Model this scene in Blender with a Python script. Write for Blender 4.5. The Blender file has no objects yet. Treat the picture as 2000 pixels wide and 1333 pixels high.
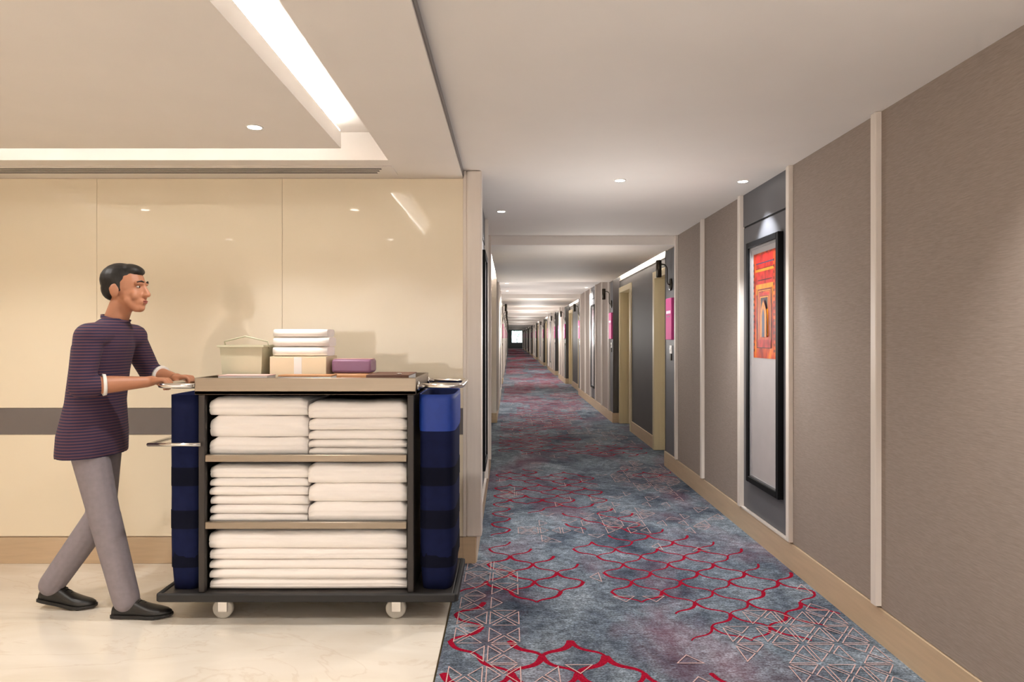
import bpy, bmesh, math, random
from mathutils import Vector, Matrix
random.seed(7)
S = bpy.context.scene
COL = S.collection
PI = math.pi

# ------------------------------------------------------------ camera, world, exposure
cam_d = bpy.data.cameras.new('camera')
cam = bpy.data.objects.new('camera', cam_d); COL.objects.link(cam)
cam.location = (0, 0, 1.38); cam.rotation_euler = (PI/2, 0, 0)
cam_d.sensor_width = 36; cam_d.lens = 36*1333/2000
cam_d.shift_x = 0.0025; cam_d.shift_y = -0.0032
cam_d.clip_start = 0.05; cam_d.clip_end = 300
S.camera = cam
w = bpy.data.worlds.new('world'); S.world = w; w.use_nodes = True
w.node_tree.nodes['Background'].inputs[0].default_value = (0.83, 0.97, 1.0, 1)
w.node_tree.nodes['Background'].inputs[1].default_value = 2.2
S.view_settings.view_transform = 'Standard'; S.view_settings.look = 'None'
S.view_settings.gamma = 1; S.view_settings.use_curve_mapping = False
S.view_settings.exposure = 0.95
S.cycles.max_bounces = 10; S.cycles.diffuse_bounces = 6; S.cycles.glossy_bounces = 4
S.cycles.caustics_reflective = False; S.cycles.caustics_refractive = False
S.cycles.sample_clamp_indirect = 6.0

# light levels
LED_LOBBY = 14.0      # emission of the cove tapes in the lobby ceiling
LED_SLOT = 110.0      # emission of the tapes in the door alcove slots
P_LOBBY = 34.0       # watts of a lobby downlight
P_HALL = 36.0        # corridor downlight
P_WASH = 42.0        # wall washing downlight
P_SCONCE = 1.5
P_REAR = 195.0       # added washers bouncing front light off the wall behind the viewer
FILL = 12.0           # added soft fill hung below a corridor downlight to lift the ceilings
WARM = (1.0, 0.965, 0.925); COOL = (0.97, 1.0, 1.04)

# ------------------------------------------------------------ materials
def lin(c):
    return tuple((v/12.92 if v <= 0.04045 else ((v+0.055)/1.055)**2.4) for v in [x/255 for x in c]) + (1,)

def mat(name, rgb, rough=0.6, metal=0.0, noise=0.0, scale=(8, 8, 8), bump=0.0, coat=0.0, emit=None, spec=0.5, nscale=1.0, detail=4):
    m = bpy.data.materials.new(name); m.use_nodes = True
    nt = m.node_tree; b = nt.nodes['Principled BSDF']
    c = lin(rgb)
    b.inputs['Base Color'].default_value = c
    b.inputs['Roughness'].default_value = rough; b.inputs['Metallic'].default_value = metal
    b.inputs['Specular IOR Level'].default_value = spec
    b.inputs['Coat Weight'].default_value = coat; b.inputs['Coat Roughness'].default_value = 0.05
    if noise or bump:
        tc = nt.nodes.new('ShaderNodeTexCoord'); mp = nt.nodes.new('ShaderNodeMapping')
        mp.inputs['Scale'].default_value = scale
        nz = nt.nodes.new('ShaderNodeTexNoise'); nz.inputs['Scale'].default_value = nscale; nz.inputs['Detail'].default_value = detail
        nt.links.new(tc.outputs['Object'], mp.inputs[0]); nt.links.new(mp.outputs[0], nz.inputs['Vector'])
        if noise:
            r = nt.nodes.new('ShaderNodeValToRGB')
            r.color_ramp.elements[0].position = 0.3; r.color_ramp.elements[1].position = 0.7
            r.color_ramp.elements[0].color = tuple(v*(1-noise) for v in c[:3])+(1,)
            r.color_ramp.elements[1].color = tuple(min(1, v*(1+noise)) for v in c[:3])+(1,)
            nt.links.new(nz.outputs['Fac'], r.inputs[0]); nt.links.new(r.outputs[0], b.inputs['Base Color'])
        if bump:
            bp = nt.nodes.new('ShaderNodeBump'); bp.inputs['Strength'].default_value = bump; bp.inputs['Distance'].default_value = 0.002
            nt.links.new(nz.outputs['Fac'], bp.inputs['Height']); nt.links.new(bp.outputs[0], b.inputs['Normal'])
    if emit:
        b.inputs['Emission Color'].default_value = tuple(emit[0])+(1,); b.inputs['Emission Strength'].default_value = emit[1]
    return m

M = {}
M['ceil'] = mat('ceiling paint', (229, 223, 217), 0.75, noise=0.015, scale=(3, 3, 3))
M['soffit'] = mat('satin soffit paint', (232, 222, 212), 0.6, spec=0.2, noise=0.015, scale=(3, 3, 3))
M['wallpaint'] = mat('beige wall paint', (214, 198, 178), 0.7, noise=0.02)
M['fabric'] = mat('woven wall fabric', (148, 135, 126), 0.8, noise=0.13, scale=(60, 26, 380), bump=0.15)
M['grey'] = mat('satin grey panel', (96, 96, 100), 0.48, noise=0.03, scale=(4, 4, 4))
M['greydark'] = mat('dark taupe panel', (72, 69, 68), 0.62, spec=0.25, noise=0.03, scale=(4, 4, 4))
M['dark'] = mat('shadow gap', (22, 20, 19), 0.7, noise=0.05)
M['trim'] = mat('cream painted trim', (224, 215, 206), 0.45, noise=0.03, scale=(50, 50, 2))
M['oak'] = mat('pale oak skirting', (196, 172, 142), 0.42, noise=0.06, scale=(4, 3, 40), nscale=1.2)
M['door'] = mat('cream door paint', (206, 190, 150), 0.45, noise=0.05, scale=(40, 40, 1.5))
M['doorframe'] = mat('cream door frame', (210, 196, 162), 0.45, noise=0.04, scale=(40, 40, 1.5))
M['glass_y'] = mat('back painted cream glass', (234, 222, 198), 0.04, noise=0.01, scale=(1, 1, 1), spec=0.6, coat=0.5)
M['band'] = mat('grey band', (112, 106, 104), 0.3, noise=0.03)
M['black'] = mat('black lacquer', (10, 10, 12), 0.5, spec=0.2, noise=0.05)
M['silver'] = mat('silver fillet', (196, 196, 198), 0.3, metal=0.8, noise=0.04)
M['matboard'] = mat('grey mount board', (172, 166, 166), 0.5, noise=0.03)
M['bronze'] = mat('dark bronze', (52, 46, 38), 0.3, metal=0.7, noise=0.06)
M['brass'] = mat('brushed brass', (150, 132, 96), 0.3, metal=0.9, noise=0.06)
M['pink'] = mat('pink acrylic', (206, 76, 142), 0.55, noise=0.03, spec=0.2)
M['pinkpale'] = mat('pale pink print', (244, 206, 226), 0.4, noise=0.02)
M['white'] = mat('white plastic', (238, 236, 232), 0.4, noise=0.02)
M['plum'] = mat('plum ink', (92, 30, 66), 0.4, noise=0.02)
M['steel'] = mat('brushed steel', (150, 138, 124), 0.38, metal=1.0, noise=0.05, scale=(2, 60, 60))
M['chrome'] = mat('chrome', (225, 222, 218), 0.14, metal=1.0, noise=0.02)
M['cartdark'] = mat('dark grey cart frame', (58, 54, 52), 0.4, metal=0.4, noise=0.05)
M['rubber'] = mat('black rubber', (34, 33, 33), 0.65, noise=0.06)
M['wheel'] = mat('pale grey wheel', (186, 182, 174), 0.5, noise=0.04)
M['linen'] = mat('white linen', (247, 242, 238), 0.85, noise=0.025, scale=(6, 6, 30), bump=0.2)
M['navy'] = mat('navy canvas', (18, 25, 60), 0.8, noise=0.12, scale=(30, 30, 30), bump=0.3, spec=0.15)
M['navydark'] = mat('dark navy webbing', (9, 12, 30), 0.85, noise=0.1, scale=(30, 30, 30), spec=0.15)
M['blue'] = mat('bright blue canvas', (22, 58, 150), 0.6, noise=0.08, scale=(30, 30, 30), bump=0.2)
M['skin'] = mat('skin', (178, 122, 92), 0.5, noise=0.04)
M['lip'] = mat('lips', (150, 84, 74), 0.45, noise=0.03)
M['hair'] = mat('black hair', (18, 15, 14), 0.5, noise=0.3, scale=(120, 120, 40), bump=0.5)
M['eyew'] = mat('eye white', (186, 176, 168), 0.3, noise=0.01)
M['iris'] = mat('dark iris', (30, 20, 14), 0.2, noise=0.01)
M['trouser'] = mat('grey trousers', (134, 126, 132), 0.85, noise=0.06, scale=(40, 40, 40), bump=0.3)
M['shoe'] = mat('black leather', (26, 25, 24), 0.35, noise=0.1, scale=(30, 30, 30))
M['lensoff'] = mat('downlight lens', (255, 250, 240), 0.4, noise=0.01, emit=((1, 0.93, 0.84), 9.0))
M['led_lobby'] = mat('warm led tape', (255, 246, 235), 0.4, noise=0.01, emit=((1, 0.99, 0.96), LED_LOBBY))
M['led_slot'] = mat('white led tape', (255, 250, 244), 0.4, noise=0.01, emit=((1, 1, 0.99), LED_SLOT))
M['caddyplastic'] = mat('grey green plastic', (196, 194, 168), 0.4, noise=0.03)
M['card'] = mat('cream card', (232, 214, 184), 0.7, noise=0.03)
M['purple'] = mat('purple wrapper', (140, 98, 128), 0.4, noise=0.05)
M['amber'] = mat('amber wrapper', (196, 142, 96), 0.45, noise=0.06)
M['brown'] = mat('brown board', (112, 78, 64), 0.6, noise=0.06)
M['paper'] = mat('white paper', (240, 236, 234), 0.7, noise=0.01)
M['rose'] = mat('rose paper', (224, 176, 168), 0.6, noise=0.02)
M['leaf'] = mat('tree leaf', (120, 150, 120), 0.6, noise=0.2)
M['bark'] = mat('bark', (80, 76, 64), 0.8, noise=0.2)
M['grass'] = mat('lawn', (120, 140, 110), 0.9, noise=0.2)
M['slate'] = mat('dark slate panel', (60, 68, 66), 0.4, noise=0.05)
M['red'] = mat('red carpet pile', (138, 10, 38), 0.95, noise=0.35, scale=(140, 140, 60), bump=0.4, spec=0.08)
M['palepink'] = mat('pale pink carpet pile', (190, 160, 156), 0.95, noise=0.2, scale=(160, 160, 60), spec=0.08)

def glass():
    m = bpy.data.materials.new('window glass'); m.use_nodes = True
    nt = m.node_tree; nt.nodes.remove(nt.nodes['Principled BSDF'])
    g = nt.nodes.new('ShaderNodeBsdfTransparent'); g.inputs[0].default_value = (0.93, 0.98, 0.97, 1)
    gl = nt.nodes.new('ShaderNodeBsdfGlossy'); gl.inputs['Roughness'].default_value = 0.02
    mx = nt.nodes.new('ShaderNodeMixShader'); mx.inputs[0].default_value = 0.06
    nt.links.new(g.outputs[0], mx.inputs[1]); nt.links.new(gl.outputs[0], mx.inputs[2])
    nt.links.new(mx.outputs[0], nt.nodes['Material Output'].inputs[0])
    return m
M['pane'] = glass()

def marble():
    m = bpy.data.materials.new('cream marble'); m.use_nodes = True
    nt = m.node_tree; L = nt.links.new; N = nt.nodes.new
    b = nt.nodes['Principled BSDF']; b.inputs['Roughness'].default_value = 0.16
    tc = N('ShaderNodeTexCoord'); mp = N('ShaderNodeMapping'); mp.inputs['Scale'].default_value = (0.9, 2.2, 1)
    mp.inputs['Rotation'].default_value = (0, 0, 0.12)
    L(tc.outputs['Object'], mp.inputs[0])
    n1 = N('ShaderNodeTexNoise'); n1.inputs['Scale'].default_value = 1.6; n1.inputs['Detail'].default_value = 9; n1.inputs['Distortion'].default_value = 1.2
    L(mp.outputs[0], n1.inputs['Vector'])
    r = N('ShaderNodeValToRGB'); e = r.color_ramp.elements
    e[0].position = 0.3; e[0].color = lin((216, 206, 190)); e[1].position = 0.72; e[1].color = lin((230, 223, 211))
    L(n1.outputs['Fac'], r.inputs[0])
    n2 = N('ShaderNodeTexNoise'); n2.inputs['Scale'].default_value = 1.1; n2.inputs['Detail'].default_value = 12; n2.inputs['Distortion'].default_value = 2.0
    L(mp.outputs[0], n2.inputs['Vector'])
    a = N('ShaderNodeMath'); a.operation = 'SUBTRACT'; a.inputs[1].default_value = 0.5; L(n2.outputs['Fac'], a.inputs[0])
    ab = N('ShaderNodeMath'); ab.operation = 'ABSOLUTE'; L(a.outputs[0], ab.inputs[0])
    r2 = N('ShaderNodeValToRGB'); e = r2.color_ramp.elements
    e[0].position = 0.0; e[0].color = (0.2, 0.2, 0.2, 1); e[1].position = 0.014; e[1].color = (0, 0, 0, 1)
    L(ab.outputs[0], r2.inputs[0])
    mx = N('ShaderNodeMixRGB'); mx.inputs[2].default_value = lin((180, 150, 120))
    L(r2.outputs[0], mx.inputs[0]); L(r.outputs[0], mx.inputs[1]); L(mx.outputs[0], b.inputs['Base Color'])
    return m
M['marble'] = marble()

def carpet_mat():
    m = bpy.data.materials.new('mottled grey carpet'); m.use_nodes = True
    nt = m.node_tree; L = nt.links.new; N = nt.nodes.new
    b = nt.nodes['Principled BSDF']; b.inputs['Roughness'].default_value = 0.97; b.inputs['Specular IOR Level'].default_value = 0.1
    tc = N('ShaderNodeTexCoord')
    def noise(sc, scale, det, dist=0.0, rough=0.55):
        mp = N('ShaderNodeMapping'); mp.inputs['Scale'].default_value = sc
        L(tc.outputs['Object'], mp.inputs[0])
        n = N('ShaderNodeTexNoise'); n.inputs['Scale'].default_value = scale; n.inputs['Detail'].default_value = det
        n.inputs['Distortion'].default_value = dist; n.inputs['Roughness'].default_value = rough
        L(mp.outputs[0], n.inputs['Vector']); return n.outputs['Fac']
    big = noise((1.0, 0.8, 1), 2.0, 12, 0.8, 0.68)
    fine = noise((1, 1.5, 1), 95, 4, 0, 0.7)
    thread = noise((6, 60, 1), 3.0, 2)
    r = N('ShaderNodeValToRGB'); e = r.color_ramp.elements
    e[0].position = 0.33; e[0].color = lin((52, 60, 74)); e[1].position = 0.68; e[1].color = lin((136, 145, 154))
    x = e.new(0.44); x.color = lin((82, 91, 103)); x = e.new(0.56); x.color = lin((110, 120, 130))
    L(big, r.inputs[0])
    def mul(col, fac, lo, hi, p0=0.3, p1=0.7):
        q = N('ShaderNodeMapRange'); q.inputs['From Min'].default_value = p0; q.inputs['From Max'].default_value = p1
        q.inputs['To Min'].default_value = lo; q.inputs['To Max'].default_value = hi
        L(fac, q.inputs[0])
        mx = N('ShaderNodeVectorMath'); mx.operation = 'SCALE'
        L(col, mx.inputs[0]); L(q.outputs[0], mx.inputs['Scale']); return mx.outputs[0]
    c = mul(r.outputs[0], fine, 0.40, 1.62, 0.36, 0.64)
    c = mul(c, thread, 0.55, 1.3, 0.34, 0.6)
    c = mul(c, noise((1, 1.3, 1), 16, 6, 0.5, 0.65), 0.62, 1.3, 0.34, 0.66)
    # worn rose tint in broad patches
    rose = noise((1.2, 0.7, 1), 1.5, 4, 0.4)
    q = N('ShaderNodeMapRange'); q.inputs['From Min'].default_value = 0.5; q.inputs['From Max'].default_value = 0.72
    q.inputs['To Max'].default_value = 0.30
    L(rose, q.inputs[0])
    mx = N('ShaderNodeMixRGB'); mx.inputs[2].default_value = lin((150, 78, 96))
    L(q.outputs[0], mx.inputs[0]); L(c, mx.inputs[1]); L(mx.outputs[0], b.inputs['Base Color'])
    bp = N('ShaderNodeBump'); bp.inputs['Strength'].default_value = 0.5; bp.inputs['Distance'].default_value = 0.004
    L(fine, bp.inputs['Height']); L(bp.outputs[0], b.inputs['Normal'])
    return m
M['carpet'] = carpet_mat()

def shirt_mat():
    m = bpy.data.materials.new('striped shirt cloth'); m.use_nodes = True
    nt = m.node_tree; L = nt.links.new; N = nt.nodes.new
    b = nt.nodes['Principled BSDF']; b.inputs['Roughness'].default_value = 0.85
    tc = N('ShaderNodeTexCoord'); wv = N('ShaderNodeTexWave'); wv.bands_direction = 'Z'
    wv.inputs['Scale'].default_value = 22.0; wv.inputs['Distortion'].default_value = 0.3; wv.inputs['Detail'].default_value = 1
    L(tc.outputs['Object'], wv.inputs['Vector'])
    r = N('ShaderNodeValToRGB'); e = r.color_ramp.elements
    e[0].position = 0.35; e[0].color = lin((36, 34, 66)); e[1].position = 0.7; e[1].color = lin((92, 58, 70))
    L(wv.outputs['Fac'], r.inputs[0]); L(r.outputs[0], b.inputs['Base Color'])
    return m
M['shirt'] = shirt_mat()

def print_mat():
    m = bpy.data.materials.new('orange print ground'); m.use_nodes = True
    nt = m.node_tree; L = nt.links.new; N = nt.nodes.new
    b = nt.nodes['Principled BSDF']; b.inputs['Roughness'].default_value = 0.4
    tc = N('ShaderNodeTexCoord'); mp = N('ShaderNodeMapping'); mp.inputs['Scale'].default_value = (14, 1, 5)
    L(tc.outputs['Object'], mp.inputs[0])
    n = N('ShaderNodeTexNoise'); n.inputs['Scale'].default_value = 1.2; n.inputs['Detail'].default_value = 8
    L(mp.outputs[0], n.inputs['Vector'])
    r = N('ShaderNodeValToRGB'); e = r.color_ramp.elements
    e[0].position = 0.3; e[0].color = lin((74, 16, 14)); e[1].position = 0.7; e[1].color = lin((214, 122, 26))
    x = e.new(0.42); x.color = lin((150, 36, 16)); x = e.new(0.54); x.color = lin((190, 70, 14))
    L(n.outputs['Fac'], r.inputs[0]); L(r.outputs[0], b.inputs['Base Color'])
    return m
M['print'] = print_mat()
M['p_red'] = mat('print red', (166, 32, 26), 0.4, noise=0.5, scale=(20, 1, 12))
M['p_gold'] = mat('print gold', (206, 122, 26), 0.4, noise=0.35, scale=(20, 1, 8))
M['p_rust'] = mat('print rust', (110, 36, 12), 0.4, noise=0.25, scale=(20, 1, 8))
M['p_ink'] = mat('print dark ink', (40, 18, 24), 0.4, noise=0.15, scale=(20, 1, 8))
M['p_blue'] = mat('print slate blue', (44, 52, 80), 0.4, noise=0.15, scale=(20, 1, 8))
M['p_mauve'] = mat('mauve print', (128, 96, 112), 0.4, noise=0.3, scale=(14, 1, 5))
M['p_pale'] = mat('pale mauve print', (176, 150, 160), 0.4, noise=0.2, scale=(14, 1, 5))

# ------------------------------------------------------------ mesh helpers
class MB:
    def __init__(s): s.bm = bmesh.new(); s.mats = []
    def mi(s, m):
        if m not in s.mats: s.mats.append(m)
        return s.mats.index(m)
    def box(s, x0, x1, y0, y1, z0, z1, m='ceil', bevel=0.0, seg=2):
        i = s.mi(m); v = [s.bm.verts.new((x, y, z)) for x in (min(x0, x1), max(x0, x1)) for y in (min(y0, y1), max(y0, y1)) for z in (min(z0, z1), max(z0, z1))]
        fs = [s.bm.faces.new([v[k] for k in q]) for q in ((0, 1, 3, 2), (4, 6, 7, 5), (0, 4, 5, 1), (2, 3, 7, 6), (0, 2, 6, 4), (1, 5, 7, 3))]
        for f in fs: f.material_index = i
        if bevel:
            es = list({e for f in fs for e in f.edges})
            r = bmesh.ops.bevel(s.bm, geom=es, offset=bevel, segments=seg, affect='EDGES', profile=0.5)
            for f in r['faces']: f.material_index = i; f.smooth = True
        return s
    def loft(s, rings, m='ceil', caps=True, smooth=True, closed=False):
        i = s.mi(m); R = [[s.bm.verts.new(p) for p in ring] for ring in rings]
        n = len(R[0]); cnt = len(R)
        for a in range(cnt if closed else cnt-1):
            A, B = R[a], R[(a+1) % cnt]
            for k in range(n):
                f = s.bm.faces.new((A[k], A[(k+1) % n], B[(k+1) % n], B[k])); f.material_index = i; f.smooth = smooth
        if caps and not closed:
            for q in (list(reversed(R[0])), R[-1]):
                f = s.bm.faces.new(q); f.material_index = i
        return s
    def tube(s, pts, r, m='ceil', seg=10, caps=True):
        P = [Vector(p) for p in pts]; rings = []
        rr = r if isinstance(r, (list, tuple)) else [r]*len(P)
        up = Vector((0, 0, 1)); prev = None
        for k, p in enumerate(P):
            d = (P[min(k+1, len(P)-1)]-P[max(k-1, 0)]).normalized()
            if prev is None:
                a = d.cross(up if abs(d.z) < 0.9 else Vector((1, 0, 0))).normalized()
            else:
                a = (prev-d*prev.dot(d)).normalized()
            prev = a; b2 = d.cross(a)
            rings.append([p+(a*math.cos(t)+b2*math.sin(t))*rr[k] for t in [2*PI*j/seg for j in range(seg)]])
        return s.loft(rings, m, caps)
    def lathe(s, prof, c=(0, 0, 0), axis='z', m='ceil', seg=24):
        rings = []
        for r, h in prof:
            ring = []
            for j in range(seg):
                t = 2*PI*j/seg; a, b2 = r*math.cos(t), r*math.sin(t)
                p = {'z': (a, b2, h), 'y': (a, h, b2), 'x': (h, a, b2)}[axis]
                ring.append((c[0]+p[0], c[1]+p[1], c[2]+p[2]))
            rings.append(ring)
        return s.loft(rings, m, True)
    def ell(s, c, r, m='ceil', rot=None, u=16, v=10):
        i = s.mi(m); mt = Matrix.Translation(c) @ (rot.to_4x4() if rot else Matrix.Identity(4)) @ Matrix.Diagonal((r[0], r[1], r[2], 1))
        g = bmesh.ops.create_uvsphere(s.bm, u_segments=u, v_segments=v, radius=1, matrix=mt)
        for f in {f for q in g['verts'] for f in q.link_faces}: f.material_index = i; f.smooth = True
        return s
    def cap(s, p0, p1, r0, r1, m='ceil', seg=14):
        p0, p1 = Vector(p0), Vector(p1); d = (p1-p0).normalized(); pts, rr = [], []
        for k in range(5):
            t = PI/2*(1-k/4); pts.append(p0-d*r0*math.sin(t)); rr.append(max(r0*math.cos(t), r0*0.08))
        for k in range(5):
            t = PI/2*k/4; pts.append(p1+d*r1*math.sin(t)); rr.append(max(r1*math.cos(t), r1*0.08))
        # tube with explicit frame
        a = d.cross(Vector((0, 0, 1)) if abs(d.z) < 0.9 else Vector((1, 0, 0))).normalized(); b2 = d.cross(a)
        return s.loft([[p+(a*math.cos(2*PI*j/seg)+b2*math.sin(2*PI*j/seg))*q for j in range(seg)] for p, q in zip(pts, rr)], m)
    def poly(s, pts, m='ceil'):
        f = s.bm.faces.new([s.bm.verts.new(p) for p in pts]); f.material_index = s.mi(m); return s
    def mesh(s, name):
        bmesh.ops.recalc_face_normals(s.bm, faces=s.bm.faces)
        me = bpy.data.meshes.new(name); s.bm.to_mesh(me); s.bm.free()
        for k in s.mats: me.materials.append(M[k])
        return me
    def obj(s, name, parent=None, loc=None):
        return link(name, s.mesh(name), parent, loc)

def link(name, me, parent=None, loc=None):
    o = bpy.data.objects.new(name, me); COL.objects.link(o)
    if parent is not None: o.parent = parent
    if loc: o.location = loc
    return o
def tag(o, label=None, cat=None, group=None, kind=None):
    if label: o['label'] = label
    if cat: o['category'] = cat
    if group: o['group'] = group
    if kind: o['kind'] = kind
    return o
def empty(name, loc=(0, 0, 0), rz=0.0):
    o = link(name, None); o.location = loc; o.rotation_euler = (0, 0, rz); o.empty_display_size = 0.1; return o
def struct(mb, name, label=None, parent=None):
    o = mb.obj(name, parent)
    if parent is None: o['kind'] = 'structure'
    if label: o['label'] = label
    return o
def solid(mb, name, voxel, parent=None, smooth=6):
    """weld overlapping closed solids into one continuous skin"""
    me = mb.mesh(name+' raw'); o = bpy.data.objects.new(name, me); COL.objects.link(o)
    r = o.modifiers.new('r', 'REMESH'); r.mode = 'VOXEL'; r.voxel_size = voxel; r.use_smooth_shade = True
    q = o.modifiers.new('s', 'SMOOTH'); q.iterations = smooth; q.factor = 0.5
    dg = bpy.context.evaluated_depsgraph_get(); dg.update()
    nm = bpy.data.meshes.new_from_object(o.evaluated_get(dg)); nm.name = name
    nm.materials.clear()
    for k in mb.mats[:1]: nm.materials.append(M[k])
    for p in nm.polygons: p.material_index = 0; p.use_smooth = True
    o.modifiers.clear(); o.data = nm
    if parent is not None: o.parent = parent
    return o
def spot(parent, loc, watts, size=110, blend=0.7, col=WARM, r=0.03):
    l = bpy.data.lights.new('lamp', 'SPOT'); l.energy = watts; l.color = col; l.spot_size = math.radians(size); l.spot_blend = blend
    l.shadow_soft_size = r
    o = bpy.data.objects.new('lamp', l); COL.objects.link(o); o.location = loc; o.parent = parent; return o

# ------------------------------------------------------------ setting: dimensions
XR, XL = 1.667, -0.200        # skirting faces of the corridor walls
YW = 4.171                    # cream glass wall of the lobby
ZC, ZS, ZL = 2.40, 2.308, 2.355   # corridor ceiling, door bay soffit, lobby ceiling
YE = 86.0
ALC = 0.123                   # depth of the door alcoves
PIERS = [(-2.6, 7.35), (11.06, 16.55), (20.4, 23.3), (25.0, 30.0), (33.7, 39.2), (42.9, 48.4), (52.2, 57.7), (61.5, 67.0), (70.8, 76.3), (80.1, YE)]
STRIP = 0.32                  # grey strip at the near end of a pier
SOFF = [(6.83 if k == 0 else PIERS[k][1]-0.55, PIERS[k+1][0]+STRIP) for k in range(len(PIERS)-1)]

def bx(mb, s, d0, d1, y0, y1, z0, z1, m, bevel=0.0):
    """box on side s (+1 right, -1 left) between depths d0..d1 into the wall"""
    f = (lambda d: XR+d) if s > 0 else (lambda d: XL-d)
    return mb.box(f(d0), f(d1), y0, y1, z0, z1, m, bevel)

# floors
struct(MB().box(-4.4, -0.30, -2.6, YW+0.12, -0.1, 0.0, 'marble'), 'floor', 'polished cream marble floor of the lobby')

def carpet():
    root = MB().box(-0.30, 1.95, -2.6, YW, -0.1, 0.002, 'carpet')
    root.box(-0.36, 1.95, YW, YE, -0.1, 0.002, 'carpet')
    c = root.obj('floor.001'); tag(c, 'mottled grey corridor carpet with red ogee lattice and pale pink triangles', kind='structure')
    rnd = random.Random(11)
    A, B, X0, Y0 = 0.137, 0.150, 0.005, 2.80
    # (cx, cy, rx, ry, line width, probability)
    reds = [(0.08, 2.72, 0.44, 0.40, 0.026, 1), (0.10, 4.0, 0.36, 0.50, 0.017, 0.95), (0.98, 4.2, 0.60, 0.72, 0.014, 0.9),
            (1.12, 3.45, 0.36, 0.36, 0.014, 0.75), (1.45, 3.75, 0.25, 0.55, 0.015, 0.7), (0.25, 6.25, 0.66, 0.85, 0.016, 0.85),
            (0.62, 5.15, 0.34, 0.32, 0.014, 0.6), (0.55, 2.72, 0.16, 0.16, 0.016, 0.6), (0.86, 2.74, 0.14, 0.14, 0.016, 0.6), (-0.24, 3.15, 0.1, 0.5, 0.02, 0.7),
            (-0.12, 4.9, 0.14, 0.6, 0.014, 0.6), (0.3, 9.0, 0.7, 0.9, 0.016, 0.85), (1.15, 8.3, 0.55, 0.45, 0.016, 0.8), (0.4, 10.6, 0.7, 0.7, 0.016, 0.8), (1.4, 6.9, 0.35, 0.3, 0.014, 0.5)]
    y = 12.2
    while y < YE-1:
        reds.append((rnd.uniform(-0.1, 1.6), y, rnd.uniform(0.4, 0.8), rnd.uniform(0.6, 1.1), 0.017, 0.8)); y += rnd.uniform(0.75, 1.5)
    bm = MB(); i = bm.mi('red')
    def ribbon(pts, wd, mb, k):
        prev = None; h = 0.003
        for n in range(len(pts)):
            p = pts[n]; q0, q1 = pts[max(n-1, 0)], pts[min(n+1, len(pts)-1)]
            dx, dy = q1[0]-q0[0], q1[1]-q0[1]; l = math.hypot(dx, dy) or 1
            ww = wd*(0.65+0.7*n/max(1, len(pts)-1)); nx, ny = -dy/l*ww/2, dx/l*ww/2
            cur = [mb.bm.verts.new((p[0]+nx, p[1]+ny, 0.0022)), mb.bm.verts.new((p[0], p[1], 0.0022+h)), mb.bm.verts.new((p[0]-nx, p[1]-ny, 0.0022))]
            if prev:
                for a in (0, 1):
                    f = mb.bm.faces.new((prev[a], prev[a+1], cur[a+1], cur[a])); f.material_index = k; f.smooth = True
            prev = cur
    for j in range(-8, int((YE-Y0)/B)):
        for ii in range(-3, 13):
            if (ii+j) % 2: continue
            for s in (1, -1):
                p0 = (X0+A*ii, Y0+B*j); p1 = (X0+A*(ii+s), Y0+B*(j+1))
                mx, my = (p0[0]+p1[0])/2, (p0[1]+p1[1])/2
                best = None
                for b in reds:
                    q = ((mx-b[0])/b[2])**2+((my-b[1])/b[3])**2
                    if q < 1 and (best is None or q < best[0]): best = (q, b)
                if not best or rnd.random() > best[1][5]*(1 if best[0] < 0.6 else 0.8): continue
                xl = XL if my > YW else -0.29
                if min(p0[0], p1[0]) < xl-0.02 or max(p0[0], p1[0]) > XR: continue
                n = 14 if my < 9 else (8 if my < 25 else 4)
                dx, dy = p1[0]-p0[0], p1[1]-p0[1]; l = math.hypot(dx, dy); pts = []
                for t in range(n+1):
                    t /= n; off = s*0.07*l*math.sin(2*PI*t)
                    pts.append((p0[0]+dx*t-dy/l*off, p0[1]+dy*t+dx/l*off-0.10*l*math.sin(PI*t)))
                ribbon(pts, best[1][4]*rnd.choice((0.75, 1, 1.1)), bm, i)
    o = bm.obj('red_lattice', c); o['kind'] = 'stuff'; o['label'] = 'raised red ogee lattice lines'
    tris = [(-0.12, 3.45, 0.22, 0.75, 0.72), (1.42, 3.05, 0.36, 0.42, 0.85), (1.35, 5.3, 0.3, 0.6, 0.3), (0.28, 4.85, 0.2, 0.22, 0.45), (0.75, 5.0, 0.28, 0.3, 0.45),
            (1.4, 6.8, 0.35, 0.8, 0.6), (0.15, 2.95, 0.16, 0.2, 0.3), (0.9, 5.6, 0.3, 0.4, 0.25), (-0.1, 5.6, 0.12, 0.9, 0.35), (1.35, 9.6, 0.5, 0.9, 0.35)]
    y = 11.5
    while y < YE-1:
        tris.append((rnd.uniform(0, 1.6), y, rnd.uniform(0.3, 0.6), rnd.uniform(0.5, 1.0), 0.35)); y += rnd.uniform(1.2, 2.2)
    tm = MB(); k = tm.mi('palepink'); TX, TY = 0.158, 0.19
    def outline(t, wd):
        cx = sum(p[0] for p in t)/3; cy = sum(p[1] for p in t)/3
        a = [math.dist(t[0], t[1]), math.dist(t[1], t[2]), math.dist(t[2], t[0])]
        per = sum(a); area = abs((t[1][0]-t[0][0])*(t[2][1]-t[0][1])-(t[2][0]-t[0][0])*(t[1][1]-t[0][1]))/2
        inr = 2*area/per; f = max(0.1, 1-wd/inr)
        # shrink towards the incentre
        ix = (a[1]*t[0][0]+a[2]*t[1][0]+a[0]*t[2][0])/per; iy = (a[1]*t[0][1]+a[2]*t[1][1]+a[0]*t[2][1])/per
        vo = [tm.bm.verts.new((p[0], p[1], 0.0052)) for p in t]
        vi = [tm.bm.verts.new((ix+(p[0]-ix)*f, iy+(p[1]-iy)*f, 0.0052)) for p in t]
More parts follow.
